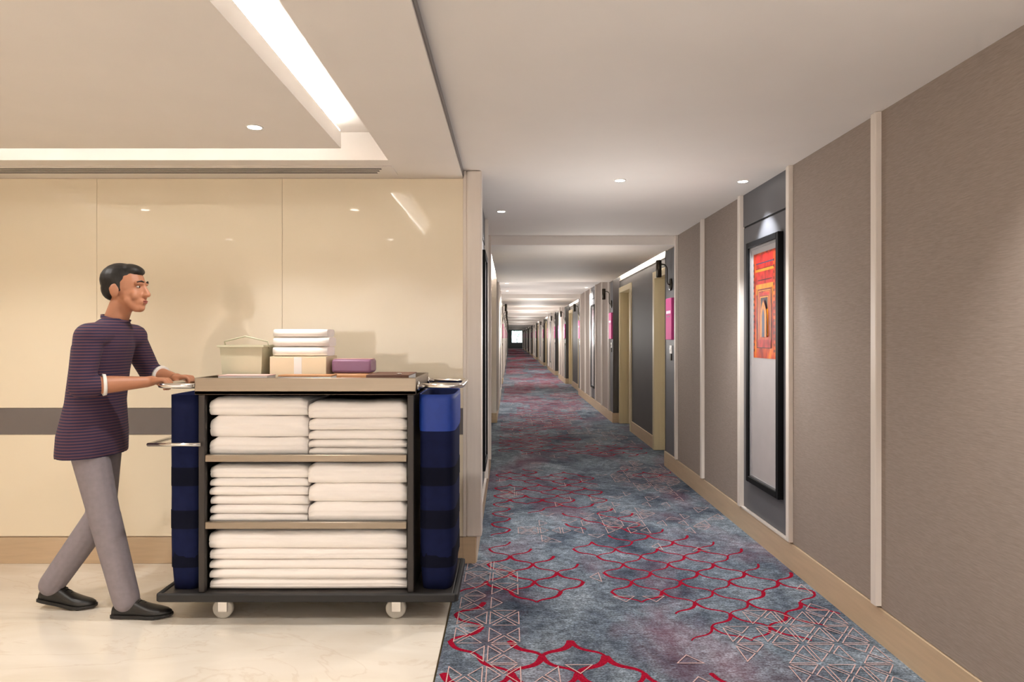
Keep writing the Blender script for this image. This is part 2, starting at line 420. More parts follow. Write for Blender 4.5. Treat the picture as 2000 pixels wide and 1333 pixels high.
        for q in range(3):
            fc = tm.bm.faces.new((vo[q], vo[(q+1) % 3], vi[(q+1) % 3], vi[q])); fc.material_index = k
    for j in range(-5, int((YE-3.26)/TY)):
        for ii in range(-1, 12):
            x0, y0 = -0.255+TX*ii, 3.26+TY*j; x1, y1 = x0+TX*0.92, y0+TY*0.95
            cx, cy = (x0+x1)/2, (y0+y1)/2
            if x0 < (XL if cy > YW else -0.30) or x1 > XR+0.03: continue
            pr = 0.035
            for b in tris:
                if ((cx-b[0])/b[2])**2+((cy-b[1])/b[3])**2 < 1: pr = max(pr, b[4])
            g = 0.012
            T = [[(x0+g, y0), (x1-g, y0), (cx, cy-g*0.8)], [(x1, y0+g), (x1, y1-g), (cx+g*0.8, cy)], [(x1-g, y1), (x0+g, y1), (cx, cy+g*0.8)], [(x0, y1-g), (x0, y0+g), (cx-g*0.8, cy)]]
            for t in T:
                if rnd.random() < pr and max(p[0] for p in t) < XR-0.003: outline(t, 0.0046)
    o = tm.obj('pink_triangles', c); o['kind'] = 'stuff'; o['label'] = 'pale pink outlined triangles'
carpet()
struct(MB().box(-0.306, -0.299, -2.6, YW-0.03, -0.02, 0.003, 'brass'), 'trim_1', 'thin strip between marble floor and carpet')

# shell
m = MB(); m.box(-4.5, -4.4, -2.7, YW+0.2, 0, 2.7, 'wallpaint'); struct(m, 'wall_left', 'plain beige wall closing the lobby on its far side')
m = MB(); m.box(-4.5, 2.2, -2.7, -2.6, 0, 2.7, 'ceil'); struct(m, 'wall_rear', 'pale wall behind the viewer')  # kept pale to bounce the added washers' light forward
m = MB(); m.box(-4.5, 2.2, -2.7, YE+0.2, 2.62, 2.7, 'ceil'); struct(m, 'ceiling', 'structural slab above the ceilings')
m = MB(); m.box(2.05, 2.2, -2.6, YE+0.2, 0, 2.62, 'wallpaint'); m.box(-0.70, -0.58, YW+0.16, YE+0.2, 0, 2.62, 'wallpaint'); struct(m, 'wall_outer')

# lobby ceiling with floating tray and cove
m = MB()
m.box(-4.4, -0.285, 3.745, YW+0.04, ZL, 2.6, 'ceil'); m.box(-4.4, -0.285, -2.6, 1.1, ZL, 2.6, 'ceil')
m.box(-4.4, -3.2, 1.1, 3.745, ZL, 2.6, 'ceil'); m.box(-0.666, -0.285, 1.1, 3.745, ZL, 2.6, 'ceil')
m.box(-3.2, -0.666, 1.1, 3.745, 2.509, 2.6, 'ceil')
struct(m, 'ceiling.001', 'lobby ceiling with a recessed light cove')
m = MB(); m.box(-3.0, -0.867, 1.32, 3.513, ZL, 2.439, 'ceil'); m.box(-2.6, -1.27, 1.72, 3.1, 2.439, 2.509, 'ceil')
tray = struct(m, 'ceiling.002', 'floating central ceiling tray of the lobby')
m = MB()
m.box(-0.884, -0.869, 1.34, 3.50, 2.439, 2.447, 'led_lobby'); m.box(-2.998, -2.983, 1.34, 3.50, 2.439, 2.447, 'led_lobby')
m.box(-2.98, -0.89, 3.496, 3.511, 2.439, 2.447, 'led_lobby'); m.box(-2.98, -0.89, 1.322, 1.337, 2.439, 2.447, 'led_lobby')
m.obj('light_strip', tray)['label'] = 'warm light tape on the tray edge'
# shadow joint between lobby and corridor ceilings
struct(MB().box(-0.285, -0.279, -2.6, YW+0.02, ZL+0.012, ZC, 'band'), 'trim_2', 'dark shadow joint between lobby ceiling and corridor ceiling')
# linear vent
v = tag(empty('ceiling_vent', (-2.5, 3.965, ZL)), 'long white slot diffuser in the lobby ceiling above the cream glass wall', 'vent')
MB().box(-1.85, 1.79, -0.10, 0.10, -0.005, -0.0003, 'ceil').obj('plate', v)
for yy, xe in ((-0.045, 1.765), (0.0, 1.745), (0.045, 1.725)):
    MB().box(-1.84, xe, yy-0.009, yy+0.009, -0.0062, -0.005, 'dark').obj('slot', v)  # raised dark strip painted for the shade inside a slot opening
MB().box(1.78, 1.835, -0.10, 0.10, -0.0075, -0.0005, 'ceil').obj('end_cap', v)

# cream glass wall
m = MB(); m.box(-4.4, -0.20, YW+0.012, YW+0.16, 0, 2.62, 'wallpaint'); wb = struct(m, 'wall_back', 'wall faced with glossy cream glass and a dark band')
xs = [-4.4, -3.655, -2.522, -1.389, -0.283]; xp = []
for a, b2 in zip(xs, xs[1:]):
    for z0, z1 in ((0.166, 0.786), (0.951, ZL-0.002)):
        MB().box(a+0.0008, b2-0.0008, YW, YW+0.012, z0, z1, 'glass_y', 0.0008, 1).obj('glass_panel', wb)
    MB().box(a+0.0012, b2-0.0012, YW+0.002, YW+0.012, 0.789, 0.948, 'band').obj('band_panel', wb)
struct(MB().box(-4.4, -0.232, YW-0.006, YW+0.012, 0, 0.160, 'oak', 0.002), 'baseboard_back', 'pale oak skirting under the cream glass wall')
# pilaster at the corridor mouth
m = MB(); m.box(-0.262, -0.168, YW-0.022, YW+0.10, 0.167, ZC, 'trim', 0.012, 3); m.box(-0.283, -0.262, YW-0.012, YW+0.05, 0.167, ZC, 'trim', 0.003)
struct(m, 'trim_3', 'cream upright trim at the corner where the corridor begins')
struct(MB().box(-0.283, -0.205, YW-0.008, YW+0.16, 0, 0.165, 'oak', 0.002), 'baseboard_left', 'oak skirting foot below the cream corner trim')

# corridor ceilings
hi0 = -2.6; n = 0
m = MB(); m.box(-0.279, 1.70, -2.6, YW+0.05, ZC, 2.6, 'ceil'); m.box(-0.33, 1.70, YW+0.05, SOFF[0][0], ZC, 2.6, 'ceil')
struct(m, 'ceiling.003', 'high plain ceiling over the near end of the corridor')
for k, (a, b2) in enumerate(SOFF):
    m = MB(); m.box(-0.33, 1.70, a, a+0.04, ZS, 2.6, 'ceil'); m.box(XL, XR, a+0.04, b2, ZS, 2.36, 'soffit'); m.box(-0.33, 1.70, b2-0.03, b2, ZS+0.05, 2.6, 'ceil')
    # piers' strips are capped here
    struct(m, 'ceiling', 'lowered satin ceiling over door bay %d' % (k+1))
    e = SOFF[k+1][0] if k+1 < len(SOFF) else YE
    struct(MB().box(-0.33, 1.70, b2, e, ZC, 2.6, 'ceil'), 'ceiling', 'high ceiling beyond door bay %d' % (k+1))

# ------------------------------------------------------------ wall accessories (local frame: x along the wall, -y out of the wall)
RZ = {1: -PI/2, -1: PI/2}
ORD = ['nearest', 'second', 'third', 'fourth', 'fifth', 'sixth', 'seventh', 'eighth', 'ninth', 'tenth', 'eleventh', 'twelfth', 'thirteenth', 'fourteenth', 'fifteenth', 'sixteenth', 'seventeenth', 'eighteenth', 'nineteenth', 'twentieth']
SIDE = {1: 'right', -1: 'left'}
cnt = {}
def nth(key):
    cnt[key] = cnt.get(key, -1)+1; return ORD[min(cnt[key], 19)]

def sconce_parts():
    P = {}
    P['wall_plate'] = MB().lathe([(0.0, -0.002), (0.064, -0.002), (0.064, -0.014), (0.058, -0.018), (0.0, -0.018)], axis='y', m='bronze').mesh('wall_plate')
    pts = [(0, -0.016, 0), (0, -0.034, 0.004), (0, -0.042, 0.03), (0, -0.042, 0.16)]
    for k in range(1, 7):
        t = PI/2*k/6; pts.append((0, -0.042-0.05*(1-math.cos(t)), 0.16+0.05*math.sin(t)))
    pts.append((0, -0.115, 0.21))
    P['arm'] = MB().tube(pts, 0.006, 'bronze', 8).mesh('arm')
    P['shade'] = MB().lathe([(0.0, 0.252), (0.026, 0.252), (0.029, 0.248), (0.029, 0.075), (0.026, 0.075), (0.026, 0.095), (0.0, 0.095)], (0, -0.13, 0), 'z', 'bronze', 20).mesh('shade')
    P['bulb'] = MB().lathe([(0.0, 0.080), (0.023, 0.080), (0.023, 0.092), (0.0, 0.092)], (0, -0.13, 0), 'z', 'lensoff', 16).mesh('bulb')
    return P
SC = sconce_parts()
def sconce(s, y, d=0.008, lit=True):
    o = empty('wall_lamp', ((XR+d) if s > 0 else (XL-d), y, 1.933), RZ[s])
    tag(o, 'dark bronze cylinder wall lamp on a curved arm, %s along the %s corridor wall' % (nth(('sc', s)), SIDE[s]), 'lamp', 'cylinder lamps along the corridor')
    for k in SC: link(k, SC[k], o)
    if lit:
        spot(o, (0, -0.13, 0.074), P_SCONCE, 95, 0.8, COOL, 0.02)
        l = bpy.data.lights.new('lamp', 'POINT'); l.energy = 9.0; l.color = WARM; l.shadow_soft_size = 0.3
        g = bpy.data.objects.new('lamp', l); COL.objects.link(g); g.location = (0, -0.8, -0.35); g.parent = o  # added soft fill out in the corridor, lifts the lowered ceiling
SG = {'box': MB().box(-0.125, 0.125, -0.030, 0, -0.215, 0.215, 'pink', 0.004).mesh('panel'),
      'strip': MB().box(-0.095, 0.095, -0.0312, -0.030, 0.055, 0.085, 'pinkpale').mesh('printed_strip'),
      'marks': MB().box(-0.06, -0.02, -0.0312, -0.030, 0.018, 0.034, 'plum').box(0.0, 0.03, -0.0312, -0.030, 0.018, 0.034, 'plum').box(0.045, 0.06, -0.0312, -0.030, 0.018, 0.034, 'plum').mesh('dark_marks')}
def sign(s, y, d=0.008):
    o = empty('door_sign', ((XR+d) if s > 0 else (XL-d), y, 1.575), RZ[s])
    tag(o, 'pink upright box sign under a wall lamp, %s along the %s corridor wall' % (nth(('sg', s)), SIDE[s]), 'sign', 'pink signs along the corridor')
    link('panel', SG['box'], o); link('printed_strip', SG['strip'], o); link('printed_marks', SG['marks'], o)
SW = {'plate': MB().box(-0.045, 0.045, -0.008, 0, -0.03, 0.055, 'white', 0.002).mesh('plate'), 'pocket': MB().box(-0.03, 0.03, -0.012, 0, -0.10, -0.03, 'bronze', 0.002).mesh('pocket'),
      'button': MB().box(-0.02, 0.02, -0.011, -0.008, -0.005, 0.035, 'chrome', 0.001).mesh('button')}
def switch(s, y, d=0.008):
    o = empty('bell_plate', ((XR+d) if s > 0 else (XL-d), y, 1.245), RZ[s])
    tag(o, 'small white bell plate with dark pocket below the %s pink sign on the %s wall' % (nth(('sw', s)), SIDE[s]), 'switch', 'bell plates under the pink signs')
    for k in SW: link(k, SW[k], o)

def art_parts():
    P = {}
    W, H = 0.285, 0.825      # half sizes of the outer frame
    fw, D = 0.040, 0.035
    m = MB()
    for a in (-1, 1):
        m.box(a*W, a*(W-fw), -D, 0, -H, H, 'black', 0.003)
    m.box(-W+fw, W-fw, -D, 0, H-fw, H, 'black', 0.003); m.box(-W+fw, W-fw, -D, 0, -H, -H+fw, 'black', 0.003)
    P['frame'] = m.mesh('frame')
    m = MB(); a, b2, f = W-fw, H-fw, 0.012
    for q in (-1, 1): m.box(q*a, q*(a-f), -0.022, -0.006, -b2, b2, 'silver')
    m.box(-a+f, a-f, -0.022, -0.006, b2-f, b2, 'silver'); m.box(-a+f, a-f, -0.022, -0.006, -b2, -b2+f, 'silver')
    P['fillet'] = m.mesh('fillet')
    P['mount'] = MB().box(-a, a, -0.010, 0, -b2, b2, 'matboard').mesh('mount')
    return P
AP = art_parts()
def art_print(kind):
    # a tall sheet of nested door surrounds around a pointed arch; flat inks stacked a fraction of a millimetre apart
    x1, z0, z1 = 0.195, 0.035, 0.735
    m = MB(); Lr = [0]
    def rect(a, b2, c, d, k):
        Lr[0] += 1; y = -0.0112-0.00015*Lr[0]; m.poly([(a, y, c), (b2, y, c), (b2, y, d), (a, y, d)], k)
    if kind == 0: C = dict(g='print', r='p_red', y='p_gold', u='p_rust', k='p_ink', b='p_blue')
    else: C = dict(g='p_mauve', r='p_pale', y='p_pale', u='p_mauve', k='p_ink', b='p_blue')
    m.box(-x1, x1, -0.0112, -0.010, z0, z1, C['g'])
    h = z1-z0; Z = lambda t: z0+h*t
    rect(-0.15, 0.15, Z(0.66), Z(0.985), C['r']); rect(-0.15, 0.155, Z(0.895), Z(0.905), C['b']); rect(-0.15, 0.16, Z(0.845), Z(0.85), C['k'])
    rect(-0.16, 0.16, Z(0.82), Z(0.845), C['y']); rect(-0.12, 0.13, Z(0.735), Z(0.742), C['k'])
    rect(-0.15, 0.15, Z(0.60), Z(0.70), C['y']); rect(-0.12, 0.12, Z(0.10), Z(0.655), C['u']); rect(-0.105, 0.105, Z(0.13), Z(0.64), C['y']); rect(-0.098, 0.098, Z(0.135), Z(0.632), C['k']); rect(-0.094, 0.094, Z(0.14), Z(0.628), C['g'])
    rect(-0.085, 0.085, Z(0.59), Z(0.615), C['r']); rect(-0.078, 0.078, Z(0.205), Z(0.588), C['u']); rect(-0.07, 0.07, Z(0.21), Z(0.58), C['y'])
    rect(-0.062, 0.062, Z(0.46), Z(0.57), C['k']); rect(-0.115, 0.115, Z(0.10), Z(0.175), C['r']); rect(-0.13, 0.13, Z(0.095), Z(0.101), C['k'])
    rect(-0.135, -0.129, Z(0.10), Z(0.66), C['k']); rect(0.129, 0.135, Z(0.10), Z(0.66), C['k'])
    for k in range(16): rect(-0.185, -0.172, Z(0.06+0.055*k), Z(0.085+0.055*k), C['k'])
    for k in range(16): rect(0.172, 0.185, Z(0.06+0.055*k), Z(0.085+0.055*k), C['k'])
    def arch(wd, t0, t1, tip, k):
        Lr[0] += 1; y = -0.0112-0.00015*Lr[0]; pts = [(-wd, y, Z(t0)), (wd, y, Z(t0))]
        for q in range(9):
            a = q/8; pts.append((wd*(1-a**1.7), y, Z(t1+(tip-t1)*a)))
        for q in range(7, -1, -1):
            a = q/8; pts.append((-wd*(1-a**1.7), y, Z(t1+(tip-t1)*a)))
        m.poly(pts, k)
    arch(0.058, 0.20, 0.40, 0.555, C['u']); arch(0.052, 0.20, 0.40, 0.535, C['y']); arch(0.040, 0.20, 0.38, 0.505, C['k']); arch(0.036, 0.20, 0.38, 0.495, C['y']); arch(0.024, 0.20, 0.37, 0.475, C['b'])
    return m.mesh('print')
PRINTS = [art_print(0), art_print(1)]
def art(s, y, kind, d, label, z=1.21):
    o = empty('framed_print', ((XR+d) if s > 0 else (XL-d), y, z), RZ[s])
    tag(o, label, 'picture', 'framed prints along the corridor')
    for k in AP: link(k, AP[k], o)
    link('print', PRINTS[kind], o)

FAB, GRY, TRM = 0.008, 0.014, -0.019   # depths of fabric, grey panel and trim faces
def trim_at(s, y0, par, wd=0.045):
    bx(m_ := MB(), s, TRM, 0.02, y0, y0+wd, 0.168, ZC, 'trim', 0.004); m_.obj('upright_trim', par)
def fab(s, a, b2, par, zt=ZC):
    bx(m_ := MB(), s, FAB, 0.025, a, b2, 0.163, zt, 'fabric'); m_.obj('fabric_panel', par)
def greyp(s, a, b2, par, z0=0.163, zt=ZC, d=GRY):
    bx(m_ := MB(), s, d, 0.025, a, b2, z0, zt, 'grey'); m_.obj('grey_panel', par)
def base(s, a, b2):
    bx(m_ := MB(), s, 0, 0.025, a, b2, 0, 0.160, 'oak', 0.0015); struct(m_, 'baseboard_'+SIDE[s])
def pier(k, s):
    a, b2 = PIERS[k]
    a0 = a if k else (-2.6 if s > 0 else YW+0.16)
    m = MB(); bx(m, s, 0.025, 0.12 if s < 0 else 0.12, a0, b2, 0, 2.6, 'wallpaint')
    w_ = struct(m, 'wall_'+SIDE[s], '%s stretch of the %s corridor wall with fabric and grey panels' % (ORD[k], SIDE[s]))
    kind = 1 if k else 0
    lo = 'lit' if k < 5 else ''
    if k == 0:
        cuts = [2.05, 3.073, 4.03, 4.894, 5.86, 6.784]
        if s > 0:
            fab(s, -2.6, 1.10, w_); fab(s, 1.145, 2.05, w_)
            trim_at(s, 1.10, w_)
            fab(s, 2.095, 3.073, w_); fab(s, 3.118, 4.03, w_)
        for c in (cuts if s > 0 else cuts[4:]): trim_at(s, c, w_)
        ga, gb = (4.075, 4.894) if s > 0 else (YW+0.16, 5.86)
        greyp(s, ga, gb, w_, 0.175, 2.160); greyp(s, ga, gb, w_, 2.172, ZC, 0.010)
        bx(q := MB(), s, 0.018, 0.025, ga, gb, 0.16, ZC, 'dark'); q.obj('shadow_gap', w_)
        bx(q := MB(), s, -0.004, 0.02, ga, gb, 0.160, 0.172, 'trim'); q.obj('sill_strip', w_)
        if s > 0: fab(s, 4.939, 5.86, w_)
        fab(s, 5.905, 6.784, w_)
        greyp(s, 6.829, b2-0.004, w_, 0.163, ZS)
        if s > 0: art(s, 4.47, 0, GRY, 'tall black-framed orange print of a pointed archway on grey wall panel')
        else: art(s, 5.35, 1, GRY, 'tall black-framed print seen edge-on just past the cream corner trim')
        base(s, a0, b2)
        ends = [(b2-0.26, 1)]
    else:
        L = b2-a; full = L > 4
        greyp(s, a+0.004, a+STRIP, w_, 0.163, ZS)
        trim_at(s, a+STRIP, w_)
        inner0, inner1 = a+STRIP+0.045, b2-0.55
        if full:
            st = [inner0, inner0+0.86, inner0+1.76, inner0+2.60, inner0+3.55, inner1]
            for q in range(5):
                y0, y1 = st[q], st[q+1]
                if q == 2:
                    bx(qq := MB(), s, 0.018, 0.025, y0, y1-0.045, 0.16, ZC, 'dark'); qq.obj('shadow_gap', w_)
                    greyp(s, y0, y1-0.045, w_, 0.175, 2.16); greyp(s, y0, y1-0.045, w_, 2.172, ZC, 0.010)
                    art(s, (y0+y1-0.045)/2, 1, GRY, 'tall black-framed mauve print, %s framed print along the %s corridor wall' % (ORD[min(k, 19)], SIDE[s]))
                else: fab(s, y0, y1-0.045, w_)
                trim_at(s, y1-0.045, w_)
        else:
            mid = (inner0+inner1)/2
            fab(s, inner0, mid-0.045, w_); trim_at(s, mid-0.045, w_); fab(s, mid, inner1-0.045, w_); trim_at(s, inner1-0.045, w_)
        greyp(s, inner1, b2-0.004, w_, 0.163, ZS)
        base(s, a, b2)
        ends = [(a+STRIP/2, 0), (b2-0.27, 1)]
    # return faces of the pier towards the alcoves
    for y, far in ((a, 0), (b2, 1)):
        if (far and k == len(PIERS)-1) or (not far and k == 0): continue
        y0, y1 = (y-0.004, y+0.004) if not far else (y-0.004, y+0.004)
        bx(q := MB(), s, 0.010, ALC, y0, y1, 0.160, 2.36, 'greydark' if s > 0 else 'trim'); q.obj('return_panel', w_)  # left returns take the pale trim colour in place of missing bay light
        bx(q := MB(), s, 0.0005, ALC, y0-0.004, y1+0.004, 0, 0.159, 'oak'); struct(q, 'baseboard_'+SIDE[s])
    for y, far in ends:
        if (far and k == len(PIERS)-1) or (s < 0 and y < 14): continue
        sconce(s, y, GRY, k < 6); sign(s, y, GRY); switch(s, y, GRY)
DN = [0]
DP = None
def door_parts():
    P = {}; W, H, f = 0.45, 2.10, 0.085
    m = MB(); m.box(-W-f, -W, -0.022, 0.165, 0, H+f, 'doorframe', 0.006); m.box(W, W+f, -0.022, 0.165, 0, H+f, 'doorframe', 0.006); m.box(-W, W, -0.022, 0.165, H, H+f, 'doorframe', 0.006)
    m.box(-W, -W+0.02, 0.105, 0.118, 0, H, 'doorframe'); m.box(W-0.02, W, 0.105, 0.118, 0, H, 'doorframe')
    P['door_frame'] = m.mesh('door_frame')
    P['door_leaf'] = MB().box(-W+0.004, W-0.004, 0.118, 0.165, 0.006, H-0.004, 'door', 0.002).mesh('door_leaf')
    for nm, sg in (('r', 1), ('l', -1)):
        x = sg*0.37
        P['lock_plate'+nm] = MB().box(x-0.035, x+0.035, 0.098, 0.119, 1.06, 1.22, 'bronze', 0.006).mesh('lock_plate')
        P['lever_handle'+nm] = MB().tube([(x, 0.119, 1.0), (x, 0.065, 1.0), (x-sg*0.02, 0.055, 1.0), (x-sg*0.12, 0.055, 1.0)], 0.011, 'bronze', 8).lathe([(0, 0.103), (0.028, 0.103), (0.028, 0.119), (0, 0.119)], (x, 0, 1.0), 'y', 'bronze', 14).mesh('lever_handle')
    return P
DP = door_parts()
def door(s, y, handed):
    DN[0] += 1
    o = empty('door_%d' % DN[0], ((XR+ALC) if s > 0 else (XL-ALC), y, 0.002), RZ[s]); o['kind'] = 'structure'
    o['label'] = 'cream room door in its frame, door %d of the corridor' % DN[0]
    q = 'r' if handed > 0 else 'l'
    link('door_frame', DP['door_frame'], o); link('door_leaf', DP['door_leaf'], o)
    link('lock_plate', DP['lock_plate'+q], o); link('lever_handle', DP['lever_handle'+q], o)
def alcove(k, s):
    a, b2 = PIERS[k][1], PIERS[k+1][0]
    fw = 0.535; L = b2-a
    dc = [a+0.02+fw, b2-0.02-fw] if L > 2.4 else [(a+b2)/2]
    m = MB()
    bx(m, s, ALC+0.17, 0.36, a-0.01, b2+0.01, 0, 2.6, 'wallpaint')
    segs = []; y = a
    for c in dc:
        segs.append((y, c-0.49)); bx(m, s, ALC, ALC+0.17, c-0.49, c+0.49, 2.14, ZS, 'greydark'); y = c+0.49
    segs.append((y, b2))
    for y0, y1 in segs: bx(m, s, ALC, ALC+0.17, y0-0.002, y1+0.002, 0, ZS, 'greydark')
    bx(m, s, ALC+0.004, ALC+0.17, a, b2, ZS, 2.6, 'ceil')
    w_ = struct(m, 'wall_'+SIDE[s], 'grey wall at the back of door bay %d on the %s' % (k+1, SIDE[s]))
    bx(q := MB(), s, ALC-0.012, ALC+0.004, a+0.004, b2-0.004, ZS-0.012, ZS, 'trim'); q.obj('top_rail', w_)
    bx(q := MB(), s, -0.15, ALC, a, b2, 2.46, 2.5, 'ceil'); bx(q, s, -0.15, -0.13, a, b2, 2.36, 2.46, 'ceil'); q.obj('slot_lining', w_)  # white lining added over the slot to bounce the tape light
    bx(q := MB(), s, -0.04, -0.022, a+0.05, b2-0.05, 2.361, 2.371, 'led_slot'); q.obj('light_strip', w_)
    for q, c in enumerate(dc): door(s, c, s)
    if len(dc) == 2:
        bx(q := MB(), s, ALC-0.014, ALC+0.01, dc[0]+fw, dc[1]-fw, 0, 0.160, 'oak', 0.0015); struct(q, 'baseboard_'+SIDE[s])
for k in range(len(PIERS)):
    for s in (1, -1):
        pier(k, s)
        if k+1 < len(PIERS): alcove(k, s)

# ------------------------------------------------------------ far end: window, tree
m = MB(); WX0, WX1, WZ0, WZ1 = 0.26, 1.64, 0.72, 2.30
m.box(-0.4, WX0, YE, YE+0.15, 0, 2.6, 'slate'); m.box(WX1, 1.9, YE, YE+0.15, 0, 2.6, 'slate'); m.box(WX0, WX1, YE, YE+0.15, 0, WZ0, 'slate'); m.box(WX0, WX1, YE, YE+0.15, WZ1, 2.6, 'slate')
struct(m, 'wall_end', 'dark wall around the window at the far end of the corridor')
win = empty('window_1', (0, YE, 0)); win['kind'] = 'structure'; win['label'] = 'bright window at the far end of the corridor'
m = MB()
for a, b2, c, d in ((WX0, WX0+0.05, WZ0, WZ1), (WX1-0.05, WX1, WZ0, WZ1), (WX0, WX1, WZ0, WZ0+0.05), (WX0, WX1, WZ1-0.05, WZ1)): m.box(a, b2, 0.02, 0.1, c, d, 'slate')
m.obj('window_frame', win); MB().box(WX0+0.05, WX1-0.05, 0.055, 0.062, WZ0+0.05, WZ1-0.05, 'pane').obj('window_pane', win)
struct(MB().box(-30, 30, YE+0.2, 140, -0.3, -0.05, 'grass'), 'ground', 'lawn outside the far window')
tr = tag(empty('tree', (1.0, YE+4.5, -0.05)), 'small tree outside the window at the far end of the corridor', 'tree')
MB().tube([(0, 0, 0), (0.02, 0, 0.9), (-0.02, 0, 1.45)], [0.07, 0.055, 0.045], 'bark', 8).tube([(-0.02, 0, 1.3), (0.25, 0.05, 1.8), (0.4, 0, 2.2)], [0.035, 0.025, 0.012], 'bark', 7).tube([(-0.02, 0, 1.3), (-0.22, 0.05, 1.75), (-0.4, 0, 2.1)], [0.035, 0.025, 0.012], 'bark', 7).obj('trunk', tr)
m = MB(); r0 = random.Random(3); m.mi('leaf')
for q in range(420):
    th, rr = r0.uniform(0, 2*PI), r0.random()**0.5
    c = Vector((0.62*rr*math.cos(th), 0.5*rr*math.sin(th), 2.0+r0.uniform(-0.45, 0.5)))
    d = Vector((r0.uniform(-1, 1), r0.uniform(-1, 1), r0.uniform(-1, 1))).normalized()*0.05; e = d.orthogonal()*0.6
    m.poly([c-d, c+e, c+d, c-e], 'leaf')
lf = m.obj('foliage', tr); lf['kind'] = 'stuff'

# ------------------------------------------------------------ downlights
DL = {'trim_ring': MB().lathe([(0.031, -0.001), (0.040, -0.001), (0.040, -0.006), (0.031, -0.003)], m='white', seg=24).mesh('trim_ring'),
      'lens': MB().lathe([(0.0, -0.0035), (0.031, -0.0035), (0.031, -0.0005), (0.0, -0.0005)], m='lensoff', seg=24).mesh('lens')}
def downlight(x, y, z, watts, label, size=110, lit=True, blend=0.7, col=WARM, fill=0.0):
    o = tag(empty('downlight', (x, y, z)), label, 'light', 'recessed ceiling lights')
    for k in DL: link(k, DL[k], o)
    if lit: spot(o, (0, 0, -0.012), watts, size, blend, col)
    if fill:
        l = bpy.data.lights.new('lamp', 'POINT'); l.energy = fill; l.color = col; l.shadow_soft_size = 0.25
        g = bpy.data.objects.new('lamp', l); COL.objects.link(g); g.location = (0, 0, -0.95); g.parent = o  # added fill light in mid-air under the fitting, brightens the ceiling
    return o
downlight(-1.178, 3.154, ZL, P_LOBBY, 'recessed round downlight in the floating tray of the lobby ceiling', 130)
for x, y, t in ((-2.77, 3.154, 'back row, left'), (-1.178, 1.6, 'front row, right'), (-2.77, 1.6, 'front row, left')):
    downlight(x, y, ZL, P_LOBBY, 'recessed lobby tray downlight outside the frame, %s' % t, 130)
downlight(0.715, 4.415, ZC, P_HALL, 'recessed round downlight in the middle of the near corridor ceiling', 130, fill=FILL)
downlight(1.52, 4.443, ZC, P_WASH, 'recessed downlight close to the right wall above the orange framed print', 80, blend=0.4, col=COOL)
downlight(-0.066, 5.505, ZC, P_WASH*0.6, 'recessed downlight near the left wall just past the cream corner trim', 90)
downlight(1.40, 1.75, ZC, P_WASH*1.2, 'recessed downlight out of frame beside the near right wall', 95)
downlight(0.715, 1.1, ZC, P_HALL, 'recessed downlight out of frame overhead in the near corridor', 130, fill=FILL*0.6)
dl = [(-0.05, 12.78, 1), (-0.05, 14.86, 1), (1.56, 13.87, 1), (0.87, 21.2, 1), (0.87, 22.2, 1), (1.5, 22.5, 1), (0.8, 27.2, 1), (1.52, 28.0, 1), (0.8, 36.0, 1), (0.8, 45.5, 1), (0.8, 55.0, 1), (0.8, 64.0, 1), (0.8, 73.5, 1), (0.8, 83.0, 1)]
for q, (x, y, l) in enumerate(dl):
    downlight(x, y, ZC, P_HALL, 'recessed corridor downlight beyond the first door bay, %s in line from the viewer' % ORD[q], 120, fill=FILL*(0.3 if 20 < y < 24 else 0.9))
for q, x in enumerate((-3.5, -1.9, -0.3, 1.1)):  # unseen washers added to throw front light off the rear wall
    o = downlight(x, -1.3, ZL if x < -0.285 else ZC, 0, 'added wall washer behind the viewer for bounced front light, %s from the lobby side' % ORD[q], lit=False)
    lp = spot(o, (0, 0, -0.012), P_REAR, 120, 0.8, WARM, 0.05); lp.rotation_euler = (math.radians(-42), 0, 0)

# ------------------------------------------------------------ housekeeping cart
CX0, CX1, CY0, CY1 = -1.505, -0.462, 3.30, 3.78
cart = tag(empty('housekeeping_cart', ((CX0+CX1)/2, (CY0+CY1)/2, 0)), 'steel housekeeping cart with open shelves in front of the cream glass wall', 'cart')
cart_off = Vector(cart.location)
def cpart(mb, name, label=None, parent=None):
    bmesh.ops.translate(mb.bm, verts=mb.bm.verts, vec=-cart_off)
    o = mb.obj(name, parent or cart)
    if label: o['label'] = label
    return o
m = MB()
m.box(CX0-0.17, CX1+0.19, CY0-0.01, CY1+0.02, 0.118, 0.146, 'cartdark', 0.006); cpart(m, 'base_platform')
m = MB()
for a, b2, c, d in ((CX0-0.185, CX1+0.205, CY0-0.028, CY0-0.008), (CX0-0.185, CX1+0.205, CY1+0.018, CY1+0.038), (CX0-0.195, CX0-0.168, CY0-0.02, CY1+0.03), (CX1+0.188, CX1+0.215, CY0-0.02, CY1+0.03)):
    m.box(a, b2, c, d, 0.108, 0.150, 'rubber', 0.008)
cpart(m, 'bumper')
for x in (CX0, CX1-0.032):
    for y in (CY0, CY1-0.032):
        cpart(MB().box(x, x+0.032, y, y+0.032, 0.146, 1.105, 'cartdark', 0.004), 'post')
for x in (CX0+0.004, CX1-0.012):
    cpart(MB().box(x, x+0.008, CY0+0.032, CY1-0.032, 0.146, 1.105, 'cartdark'), 'end_panel')
cpart(MB().box(CX0+0.032, CX1-0.032, CY1-0.014, CY1-0.006, 0.146, 1.105, 'cartdark'), 'back_panel')
for z in (0.470, 0.795):
    m = MB(); m.box(CX0+0.012, CX1-0.012, CY0+0.02, CY1-0.016, z-0.006, z+0.006, 'steel'); m.box(CX0+0.034, CX1-0.034, CY0-0.004, CY0+0.02, z-0.016, z+0.019, 'steel', 0.004)
    cpart(m, 'shelf')
m = MB()
m.box(CX0-0.012, CX1+0.012, CY0-0.014, CY1+0.012, 1.105, 1.125, 'steel', 0.003)
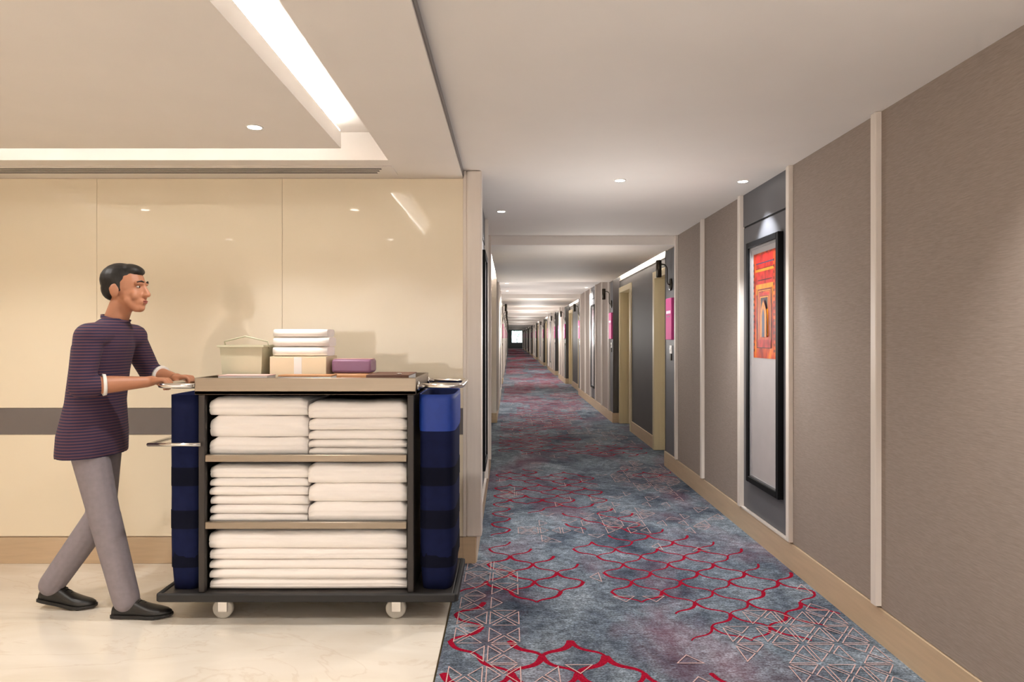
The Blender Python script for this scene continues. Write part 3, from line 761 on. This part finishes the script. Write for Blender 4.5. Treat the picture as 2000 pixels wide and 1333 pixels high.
m.box(CX0-0.012, CX1+0.012, CY0-0.014, CY0-0.004, 1.105, 1.187, 'steel', 0.003); m.box(CX0-0.012, CX1+0.012, CY1+0.002, CY1+0.012, 1.105, 1.187, 'steel', 0.003)
m.box(CX0-0.012, CX0-0.002, CY0-0.004, CY1+0.002, 1.105, 1.187, 'steel', 0.003); m.box(CX1+0.002, CX1+0.012, CY0-0.004, CY1+0.002, 1.105, 1.187, 'steel', 0.003)
cpart(m, 'top_tray', 'brushed steel tray forming the cart top')
HZ = 1.145
def handle(xin, xout):
    s = 1 if xout > xin else -1; r = 0.05; pts = []
    ya, yb = CY0+0.03, CY1-0.03
    pts += [(xin, ya, HZ), (xout-s*r, ya, HZ)]
    for k in range(1, 6):
        t = PI/2*k/5; pts.append((xout-s*r+s*r*math.sin(t), ya+r-r*math.cos(t), HZ))
    for k in range(0, 6):
        t = PI/2*k/5; pts.append((xout-s*r+s*r*math.cos(t), yb-r+r*math.sin(t), HZ))
    pts += [(xin, yb, HZ)]
    m = MB().tube(pts, 0.013, 'chrome', 12)
    for y in (ya, yb): m.lathe([(0.0, 0), (0.024, 0), (0.024, s*0.01), (0.013, s*0.012), (0, s*0.012)], (xin, y, HZ), 'x', 'chrome', 14)
    return m
cpart(handle(CX0-0.012, -1.722), 'push_handle', 'chrome push handle'); cpart(handle(CX1+0.012, -0.235), 'pull_handle', 'chrome pull handle')
def bagrail(xin, xout, z):
    return MB().tube([(xin, CY0-0.02, z), (xout, CY0-0.02, z), (xout, CY1+0.02, z), (xin, CY1+0.02, z)], 0.009, 'chrome', 10)
cpart(bagrail(CX0+0.02, -1.735, 0.866), 'bag_rail', 'chrome rail around the lower half of the bag')
for i, (x, y) in enumerate(((-1.40, CY0+0.06), (-1.40, CY1-0.06), (-0.55, CY0+0.06), (-0.55, CY1-0.06))):
    fork = MB(); fork.lathe([(0.0, 0.118), (0.03, 0.118), (0.03, 0.108), (0.0, 0.108)], (x, y, 0), 'z', 'chrome', 16)
    for q in (-1, 1): fork.box(x-0.026, x+0.018, y+q*0.021-0.002, y+q*0.021+0.002, 0.038, 0.112, 'chrome', 0.001)
    fork.box(x-0.022, x+0.022, y-0.022, y+0.022, 0.100, 0.110, 'chrome')
    fk = cpart(fork, 'caster')
    wl = MB().lathe([(0.0, -0.015), (0.044, -0.015), (0.05, -0.009), (0.05, 0.009), (0.044, 0.015), (0.0, 0.015)], (x-0.008, y, 0.0505), 'y', 'wheel', 24)
    cpart(wl, 'wheel', None, fk)

# canvas bags on both ends of the cart
def bag(name, xa, xb, ya, yb, z0, z1, m, label, bulge=0.018, seed=0):
    r0 = random.Random(seed); root = empty(name, ((xa+xb)/2, (ya+yb)/2, z0)); tag(root, label, 'bag')
    off = Vector(root.location); rings = []
    N = 14
    for k in range(N+1):
        t = k/N; z = z0+(z1-z0)*t
        e = 0.86+0.14*min(1, t*5) + (bulge/0.08)*math.sin(PI*min(1, t*1.1))*0.35
        hx, hy = (xb-xa)/2*min(e, 1.0), (yb-ya)/2*(0.94+0.06*min(1, t*5)); ring = []
        for j in range(28):
            a = 2*PI*j/28; c, sn = math.cos(a), math.sin(a)
            px = hx*math.copysign(abs(c)**0.45, c); py = hy*math.copysign(abs(sn)**0.3, sn)
            wob = 0.004*math.sin(3*a+9*t+seed)*(1-t)
            ring.append((px*(1-abs(wob)*4), py*(1-abs(wob)*4), z-z0))
        rings.append(ring)
    inner = [[(p[0]*0.9, p[1]*0.95, p[2]-0.002) for p in rings[-1]], [(p[0]*0.86, p[1]*0.93, p[2]-0.25) for p in rings[-1]]]
    MB().loft(rings+inner, m).obj('body', root)
    for t in (0.16, 0.36, 0.58):
        R = rings[int(N*t)]; hx = max(p[0] for p in R); hy = max(p[1] for p in R)
        ring = [[(p[0]*1.015+0, p[1]*1.006, (z1-z0)*t+dz) for p in R] for dz in (-0.045, 0.045)]
        MB().loft(ring, 'navydark', caps=False).obj('strap', root)['label'] = 'darker navy webbing band'
    return root, rings
bl, rg = bag('linen_bag', -1.672, -1.512, CY0+0.03, CY1-0.02, 0.1475, 1.10, 'navy', 'navy canvas bag hung at the push handle end of the cart', seed=1)
br, rg = bag('linen_bag', -0.446, -0.268, CY0+0.03, CY1-0.02, 0.1475, 1.10, 'navy', 'navy canvas bag with bright blue cuff on the front end of the cart', seed=4)
cuff = []
for z, f in ((0.775, 1.02), (0.80, 1.05), (0.93, 1.045), (0.955, 1.03)):
    cuff.append([(p[0]*f, p[1]*(1+(f-1)*0.5), z) for p in rg[-1]])
cuff += [[(p[0]*0.97, p[1]*0.985, 0.955) for p in rg[-1]], [(p[0]*0.93, p[1]*0.96, 0.90) for p in rg[-1]]]
MB().loft(cuff, 'blue', caps=False).obj('cuff', br)['label'] = 'bright blue folded cuff'

# folded linen on the three shelves
def sheet(x0, x1, z0, z1, y0, label, group, seed, layers=2):
    r0 = random.Random(seed); n = 14; rings = []; h = z1-z0; y1 = CY1-0.03
    ph = r0.uniform(0, 6); amp = 0.003
    for k in range(n+1):
        t = k/n; x = x0+(x1-x0)*t
        e = min(t, 1-t)*n; edge = 1 if e >= 1 else 0.80+0.2*e
        sag = 0.10*h*(0.5+0.5*math.sin(2.2*PI*t+ph)); top = h*edge-sag*0.5
        yf = y0+amp*(1+math.sin(5*t+ph))+(1-edge)*0.02; ring = []
        m_ = 12
        for q in range(m_+1):
            u = -1+2*q/m_
            inset = 0.024*(1-math.sqrt(max(0, 1-u*u)))
            if layers > 1:
                fr = abs(((u+1)/2*layers) % 1-0.0); fr = min(fr, 1-fr)
                if 0.02 < (u+1)/2 < 0.98: inset += 0.006*max(0, 1-fr/0.12)
            ring.append((x, yf+inset, z0+top*(u+1)/2))
        ring += [(x, y1, z0+top), (x, y1, z0)]
        rings.append(ring)
    o = MB().loft(rings, 'linen').obj('folded_sheet'); tag(o, label, 'linen', group); return o
xm = -0.985
def stack(x0, x1, zs, where, y0, sd):
    n = len(zs)-1
    nm = ['bottom', 'second', 'third', 'fourth', 'fifth', 'sixth']
    for k in range(n):
        lab = 'top' if k == n-1 else nm[k]
        sheet(x0, x1, zs[k]+0.0005, zs[k+1], y0+0.004*((k*7+sd) % 3), 'folded white linen, %s of %s %s' % (lab, ['', 'one', 'two', 'three', 'four', 'five', 'six'][n], where), 'folded linen '+where, sd*10+k, 2 if zs[k+1]-zs[k] > 0.05 else 1)
xa, xb = CX0+0.04, CX1-0.04
stack(xa, xm-0.003, [0.801, 0.893, 1.000, 1.090], 'in the left pile on the upper cart shelf', CY0+0.024, 1)
stack(xm+0.003, xb, [0.801, 0.840, 0.880, 0.925, 0.985, 1.070], 'in the right pile on the upper cart shelf', CY0+0.030, 2)
stack(xa, xm-0.003, [0.476, 0.515, 0.560, 0.607, 0.650, 0.690, 0.760], 'in the left pile on the middle cart shelf', CY0+0.028, 3)
stack(xm+0.003, xb, [0.476, 0.575, 0.668, 0.770], 'in the right pile on the middle cart shelf', CY0+0.022, 4)
stack(xa, xb, [0.1465, 0.200, 0.248, 0.292, 0.348, 0.440], 'in the wide pile on the cart base', CY0+0.022, 5)

# things carried on the cart top
TZ = 1.1255
c = tag(empty('storage_caddy', (-1.362, 3.55, TZ)), 'pale grey-green plastic tub at the handle end of the cart top', 'container')
rings = [[(sx*a, sy*b2, z) for sx, sy in ((-1, -1), (1, -1), (1, 1), (-1, 1))] for a, b2, z in ((0.095, 0.075, 0), (0.108, 0.088, 0.205), (0.118, 0.098, 0.207), (0.118, 0.098, 0.217), (0.104, 0.084, 0.217), (0.090, 0.070, 0.01))]
MB().loft(rings, 'caddyplastic', smooth=False).obj('tub', c)
MB().tube([(-0.112, 0, 0.20), (-0.112, -0.02, 0.235), (0, -0.03, 0.262), (0.112, -0.02, 0.235), (0.112, 0, 0.20)], 0.004, 'caddyplastic', 8).obj('handle', c)
c = tag(empty('carton', (-1.085, 3.61, TZ)), 'cream cardboard carton under the white towels on the cart top', 'box')
MB().box(-0.145, 0.145, -0.11, 0.11, 0, 0.155, 'card', 0.003).obj('body', c)
for q in (-1, 1): MB().box(-0.145, 0.145, min(0, q*0.11)+0.001, max(0, q*0.11)-0.001, 0.155, 0.158, 'card', 0.001).obj('flap', c)
MB().box(-0.02, 0.02, -0.1115, -0.1102, 0.06, 0.155, 'paper').obj('tape', c)
def towel(x, y, z, w2, d2, h, label, seed):
    rings = []
    for k in range(9):
        t = -1+2*k/8; ring = []
        e = math.sqrt(max(0.0, 1-abs(t)**6))*0.25+0.75
        for j in range(20):
            a = 2*PI*j/20; c_, s_ = math.cos(a), math.sin(a)
            ring.append((x+w2*t, y+d2*math.copysign(abs(c_)**0.35, c_)*e, z+h/2+h/2*math.copysign(abs(s_)**0.6, s_)*(0.9+0.1*e)))
        rings.append(ring)
    tag(MB().loft(rings, 'linen').obj('folded_towel'), label, 'towel', 'towels on the carton')
towel(-1.085, 3.61, TZ+0.1585, 0.142, 0.10, 0.050, 'folded white towel lying directly on the cream carton', 1)
towel(-1.080, 3.61, TZ+0.209, 0.145, 0.098, 0.048, 'folded white towel, middle one on the cream carton', 2)
towel(-1.085, 3.612, TZ+0.2575, 0.14, 0.096, 0.042, 'folded white towel topmost on the cream carton', 3)
c = tag(empty('packet', (-0.818, 3.60, TZ)), 'amber packet below the purple packet on the cart top', 'packet')
MB().box(-0.095, 0.095, -0.08, 0.08, 0, 0.070, 'amber', 0.012, 3).obj('wrapper', c)
MB().box(-0.05, 0.05, -0.0812, -0.0795, 0.02, 0.05, 'rose').obj('band', c)
c = tag(empty('packet', (-0.818, 3.60, TZ+0.071)), 'purple packet resting on the amber packet on the cart top', 'packet')
MB().box(-0.102, 0.102, -0.075, 0.075, 0, 0.072, 'purple', 0.014, 3).obj('wrapper', c)
MB().box(-0.103, 0.103, -0.03, 0.03, 0.0715, 0.0735, 'rose').obj('band', c)
c = tag(empty('notepad_stack', (-1.30, 3.385, TZ)), 'white pad of paper near the front edge of the cart top', 'notepad')
MB().box(-0.12, 0.12, -0.06, 0.06, 0, 0.068, 'paper', 0.002).obj('pages', c)
MB().box(-0.121, 0.121, -0.061, 0.061, 0.068, 0.071, 'rose', 0.001).obj('cover', c)
c = tag(empty('notepad_stack', (-1.00, 3.385, TZ)), 'amber covered pad in the middle of the cart front edge', 'notepad')
MB().box(-0.13, 0.13, -0.05, 0.05, 0, 0.064, 'paper', 0.002).obj('pages', c)
MB().box(-0.131, 0.131, -0.051, 0.051, 0.064, 0.072, 'amber', 0.001).obj('cover', c)
c = tag(empty('folder', (-0.60, 3.50, TZ)), 'brown folder box lying at the front end of the cart top', 'folder')
MB().box(-0.10, 0.10, -0.14, 0.14, 0, 0.066, 'paper', 0.002).obj('pages', c)
m = MB(); m.box(-0.105, 0.105, -0.145, 0.145, 0.066, 0.072, 'brown', 0.002); m.box(-0.105, 0.105, -0.1455, -0.141, 0, 0.066, 'brown', 0.001); m.obj('cover', c)
MB().lathe([(0, 0.072), (0.012, 0.072), (0.012, 0.078), (0, 0.08)], (0.05, -0.10, 0), 'z', 'chrome', 12).obj('stud', c)

# ------------------------------------------------------------ person pushing the cart
per = tag(empty('person', (-2.09, 3.44, 0)), 'dark haired man in striped dark shirt and grey trousers pushing the cart', 'person')
po = Vector(per.location)
def shift(mb): bmesh.ops.translate(mb.bm, verts=mb.bm.verts, vec=-po); return mb
def psolid(mb, name, voxel, smooth=6, label=None):
    o = solid(shift(mb), name, voxel, per, smooth)
    if label: o['label'] = label
    return o
YC = 3.445
shN, shF = Vector((-2.005, 3.275, 1.388)), Vector((-1.988, 3.615, 1.385))
elN, elF = Vector((-2.025, 3.225, 1.150)), Vector((-1.985, 3.775, 1.185))
wrN, wrF = Vector((-1.805, 3.395, 1.160)), Vector((-1.80, 3.675, 1.160))
hipN, hipF = Vector((-2.09, 3.368, 0.89)), Vector((-2.09, 3.522, 0.89))
knN, knF = Vector((-1.995, 3.365, 0.495)), Vector((-2.105, 3.515, 0.465))
anN, anF = Vector((-1.895, 3.375, 0.09)), Vector((-2.335, 3.49, 0.125))
b = MB()
def ering(cx, rx, ry, z, n=20, tilt=0): return [(cx+rx*math.cos(2*PI*j/n), YC+ry*math.sin(2*PI*j/n), z+tilt*math.cos(2*PI*j/n)) for j in range(n)]
b.loft([ering(-2.095, 0.09, 0.14, 0.86), ering(-2.09, 0.10, 0.155, 0.95), ering(-2.075, 0.09, 0.14, 1.10), ering(-2.055, 0.098, 0.155, 1.25), ering(-2.03, 0.092, 0.165, 1.36), ering(-2.005, 0.06, 0.10, 1.44), ering(-1.995, 0.05, 0.06, 1.47)], 'skin')
b.cap((-2.0, YC, 1.43), (-1.955, YC, 1.555), 0.058, 0.054)
# head
b.ell((-1.945, YC, 1.655), (0.100, 0.077, 0.092), 'skin'); b.ell((-1.915, YC, 1.600), (0.075, 0.064, 0.088), 'skin'); b.ell((-1.868, YC, 1.532), (0.026, 0.030, 0.024), 'skin')
b.cap((-1.905, YC-0.045, 1.57), (-1.875, YC-0.018, 1.528), 0.024, 0.02); b.cap((-1.905, YC+0.045, 1.57), (-1.875, YC+0.018, 1.528), 0.024, 0.02)
b.cap((-1.846, YC, 1.638), (-1.826, YC, 1.598), 0.011, 0.015); b.ell((-1.836, YC-0.012, 1.594), (0.012, 0.010, 0.009)); b.ell((-1.836, YC+0.012, 1.594), (0.012, 0.010, 0.009))
for q in (-1, 1):
    b.cap((-1.856, YC+q*0.045, 1.652), (-1.848, YC+q*0.012, 1.654), 0.010, 0.010)
    b.ell((-1.950, YC+q*0.079, 1.612), (0.022, 0.010, 0.034), 'skin', Matrix.Rotation(-0.2, 3, 'Y'))
    b.ell((-1.872, YC+q*0.04, 1.590), (0.022, 0.022, 0.026), 'skin')
b.ell((-1.848, YC, 1.560), (0.014, 0.026, 0.020), 'skin'); b.ell((-1.895, YC, 1.572), (0.054, 0.055, 0.056), 'skin')
# limbs
for sh, el, wr in ((shN, elN, wrN), (shF, elF, wrF)):
    b.cap(sh, el, 0.052, 0.041); b.cap(el, el+(wr-el)*0.35, 0.042, 0.044); b.cap(el+(wr-el)*0.35, wr, 0.044, 0.028)
for h_, k_, a_ in ((hipN, knN, anN), (hipF, knF, anF)):
    b.cap(h_, k_, 0.078, 0.052); b.cap(k_, k_+(a_-k_)*0.35, 0.052, 0.054); b.cap(k_+(a_-k_)*0.35, a_, 0.054, 0.036)
# hands closed on the chrome handle
BX = -1.722
for wr, sgn in ((wrN, 1), (wrF, -1)):
    y0 = wr.y+sgn*0.018
    pc = Vector((-1.765, y0, HZ+0.022))
    b.cap(wr, (-1.785, y0-sgn*0.004, HZ+0.020), 0.028, 0.026)
    for q in (-0.026, -0.009, 0.009, 0.026):
        b.cap((-1.79, y0+q*0.7, HZ+0.020), (-1.742, y0+q, HZ+0.024), 0.016, 0.013)
    for q, ln in ((-0.030, 0.92), (-0.010, 1.0), (0.010, 1.06), (0.030, 0.84) if sgn < 0 else (0.030, 0.84)):
        q *= sgn; k0 = Vector((-1.744, y0+q, HZ+0.026)); k1 = Vector((BX+0.008, y0+q, HZ+0.026*ln)); k2 = Vector((BX+0.025*ln, y0+q, HZ+0.002)); k3 = Vector((BX+0.010, y0+q, HZ-0.022*ln))
        b.cap(k0, k1, 0.0100, 0.0092); b.cap(k1, k2, 0.0092, 0.0086); b.cap(k2, k3, 0.0086, 0.0074)
    t0 = Vector((-1.778, y0+sgn*0.026, HZ+0.010)); t1 = Vector((-1.750, y0+sgn*0.046, HZ-0.010)); t2 = Vector((-1.722, y0+sgn*0.045, HZ-0.022))
    b.cap(t0, t1, 0.013, 0.0105); b.cap(t1, t2, 0.0105, 0.0085)
for k_, a_, foot in ((knN, anN, 1), (knF, anF, 0)): pass
body = psolid(b, 'body', 0.0052, 4)
# shirt
b = MB()
b.loft([ering(-2.105, 0.140, 0.212, 0.795, 28), ering(-2.100, 0.138, 0.208, 0.90, 28), ering(-2.085, 0.118, 0.178, 1.06, 28), ering(-2.065, 0.116, 0.178, 1.22, 28), ering(-2.045, 0.118, 0.190, 1.34, 28), ering(-2.015, 0.090, 0.160, 1.420, 28), ering(-1.997, 0.066, 0.078, 1.468, 28), ering(-1.99, 0.060, 0.064, 1.478, 28)], 'shirt')
for sh, el, wr in ((shN, elN, wrN), (shF, elF, wrF)):
    d = (wr-el).normalized()
    b.cap((-2.0, YC, 1.405), sh, 0.062, 0.066); b.cap(sh+Vector((-0.012, 0, -0.004)), el, 0.068, 0.056); b.cap(el, el+d*0.05, 0.056, 0.054)
psolid(b, 'shirt', 0.0075, 5, 'dark shirt with fine navy and maroon stripes')
for sh, el, wr in ((shN, elN, wrN), (shF, elF, wrF)):
    d = (wr-el).normalized()
    o = MB().tube([el+d*0.088, el+d*0.103], [0.0535, 0.051], 'white', 20); shift(o); o.obj('sleeve_cuff', per)['label'] = 'white sleeve edge'
# collar
o = MB().loft([ering(-1.99, 0.064, 0.068, 1.468, 24, -0.014), ering(-1.985, 0.067, 0.071, 1.483, 24, -0.016), ering(-1.985, 0.061, 0.065, 1.483, 24, -0.016)], 'shirt', caps=False); shift(o); o.obj('collar', per)
# trousers
b = MB()
b.ell((-2.095, YC, 0.90), (0.105, 0.155, 0.11), 'trouser')
for h_, k_, a_ in ((hipN, knN, anN), (hipF, knF, anF)):
    end = a_+(a_-k_).normalized()*0.005
    b.cap(h_, k_, 0.088, 0.070); b.cap(k_, end, 0.072, 0.062)
psolid(b, 'trousers', 0.0075, 5, 'grey trousers')
# hair
b = MB()
b.ell((-1.962, YC, 1.672), (0.099, 0.083, 0.086), 'hair'); b.ell((-2.005, YC, 1.628), (0.045, 0.068, 0.062), 'hair'); b.ell((-1.895, YC, 1.722), (0.050, 0.060, 0.028), 'hair', Matrix.Rotation(0.35, 3, 'Y'))
for q in (-1, 1): b.cap((-1.938, YC+q*0.066, 1.65), (-1.932, YC+q*0.069, 1.615), 0.014, 0.008)
psolid(b, 'hair', 0.006, 3, 'short black hair')
for q in (-1, 1):
    e = MB(); e.ell((-1.858, YC+q*0.030, 1.634), (0.009, 0.012, 0.0058), 'eyew'); e.ell((-1.8513, YC+q*0.030, 1.634), (0.0035, 0.0055, 0.0055), 'iris'); shift(e); e.obj('eye', per)
    e = MB().tube([(-1.852, YC+q*0.052, 1.657), (-1.842, YC+q*0.03, 1.664), (-1.838, YC+q*0.013, 1.660)], [0.003, 0.0042, 0.003], 'hair', 6); shift(e); e.obj('eyebrow', per)
e = MB().ell((-1.836, YC, 1.564), (0.005, 0.021, 0.0045), 'lip').ell((-1.837, YC, 1.556), (0.005, 0.018, 0.0045), 'lip'); shift(e); e.obj('mouth', per)
# shoes
def shoe(heel, pitch):
    """heel: ground point below the back of the shoe; pitch lifts the heel about the toe joint"""
    L = 0.285; root = empty('shoe'); root.parent = per
    prof = [(0.0, 0.026, 0.055), (0.02, 0.033, 0.082), (0.06, 0.036, 0.098), (0.10, 0.037, 0.092), (0.14, 0.040, 0.074), (0.18, 0.046, 0.060), (0.22, 0.046, 0.050), (0.255, 0.037, 0.042), (0.278, 0.020, 0.034), (0.285, 0.008, 0.028)]
    def R(x, z):
        if pitch and x < 0.205:
            d = 0.205-x; return (0.205-d*math.cos(pitch)+z*math.sin(pitch)*0.6, z*math.cos(pitch)+d*math.sin(pitch))
        return (x, z)
    up, so = [], []
    for x, hw, zt in prof:
        ring, rs = [], []
        for j in range(16):
            a = 2*PI*j/16; y = hw*math.cos(a); z = 0.016+(zt-0.016)*max(0, math.sin(a))**0.75 if math.sin(a) > 0 else 0.016+0.004*math.sin(a)
            X, Z = R(x, z); ring.append((X, y, Z))
        for yy, zz in ((-hw-0.003, 0.0), (hw+0.003, 0.0), (hw+0.003, 0.016), (-hw-0.003, 0.016)):
            X, Z = R(x+(-0.004 if x < 0.01 else 0.004 if x > 0.27 else 0), zz+(0.006 if x > 0.25 and zz == 0 else 0)); rs.append((X, yy, Z))
        up.append(ring); so.append(rs)
    MB().loft(up, 'shoe').obj('upper', root); MB().loft(so, 'rubber', smooth=False).obj('sole', root)
    for k in range(4):
        x = 0.085+0.022*k; zt = 0.097-0.0105*k; a, c_ = R(x, zt), R(x+0.012, zt-0.004)
        MB().tube([(a[0], -0.020, a[1]-0.006), (a[0]+0.004, 0, a[1]+0.003), (c_[0], 0.020, c_[1]-0.006)], 0.0028, 'black', 6).obj('lace', root)
    root.location = Vector(heel)-po
    root['label'] = 'black lace-up shoe'
    return root
shoe((-1.955, 3.375, 0.003), 0.0)
shoe((-2.400, 3.49, 0.003), math.radians(10))
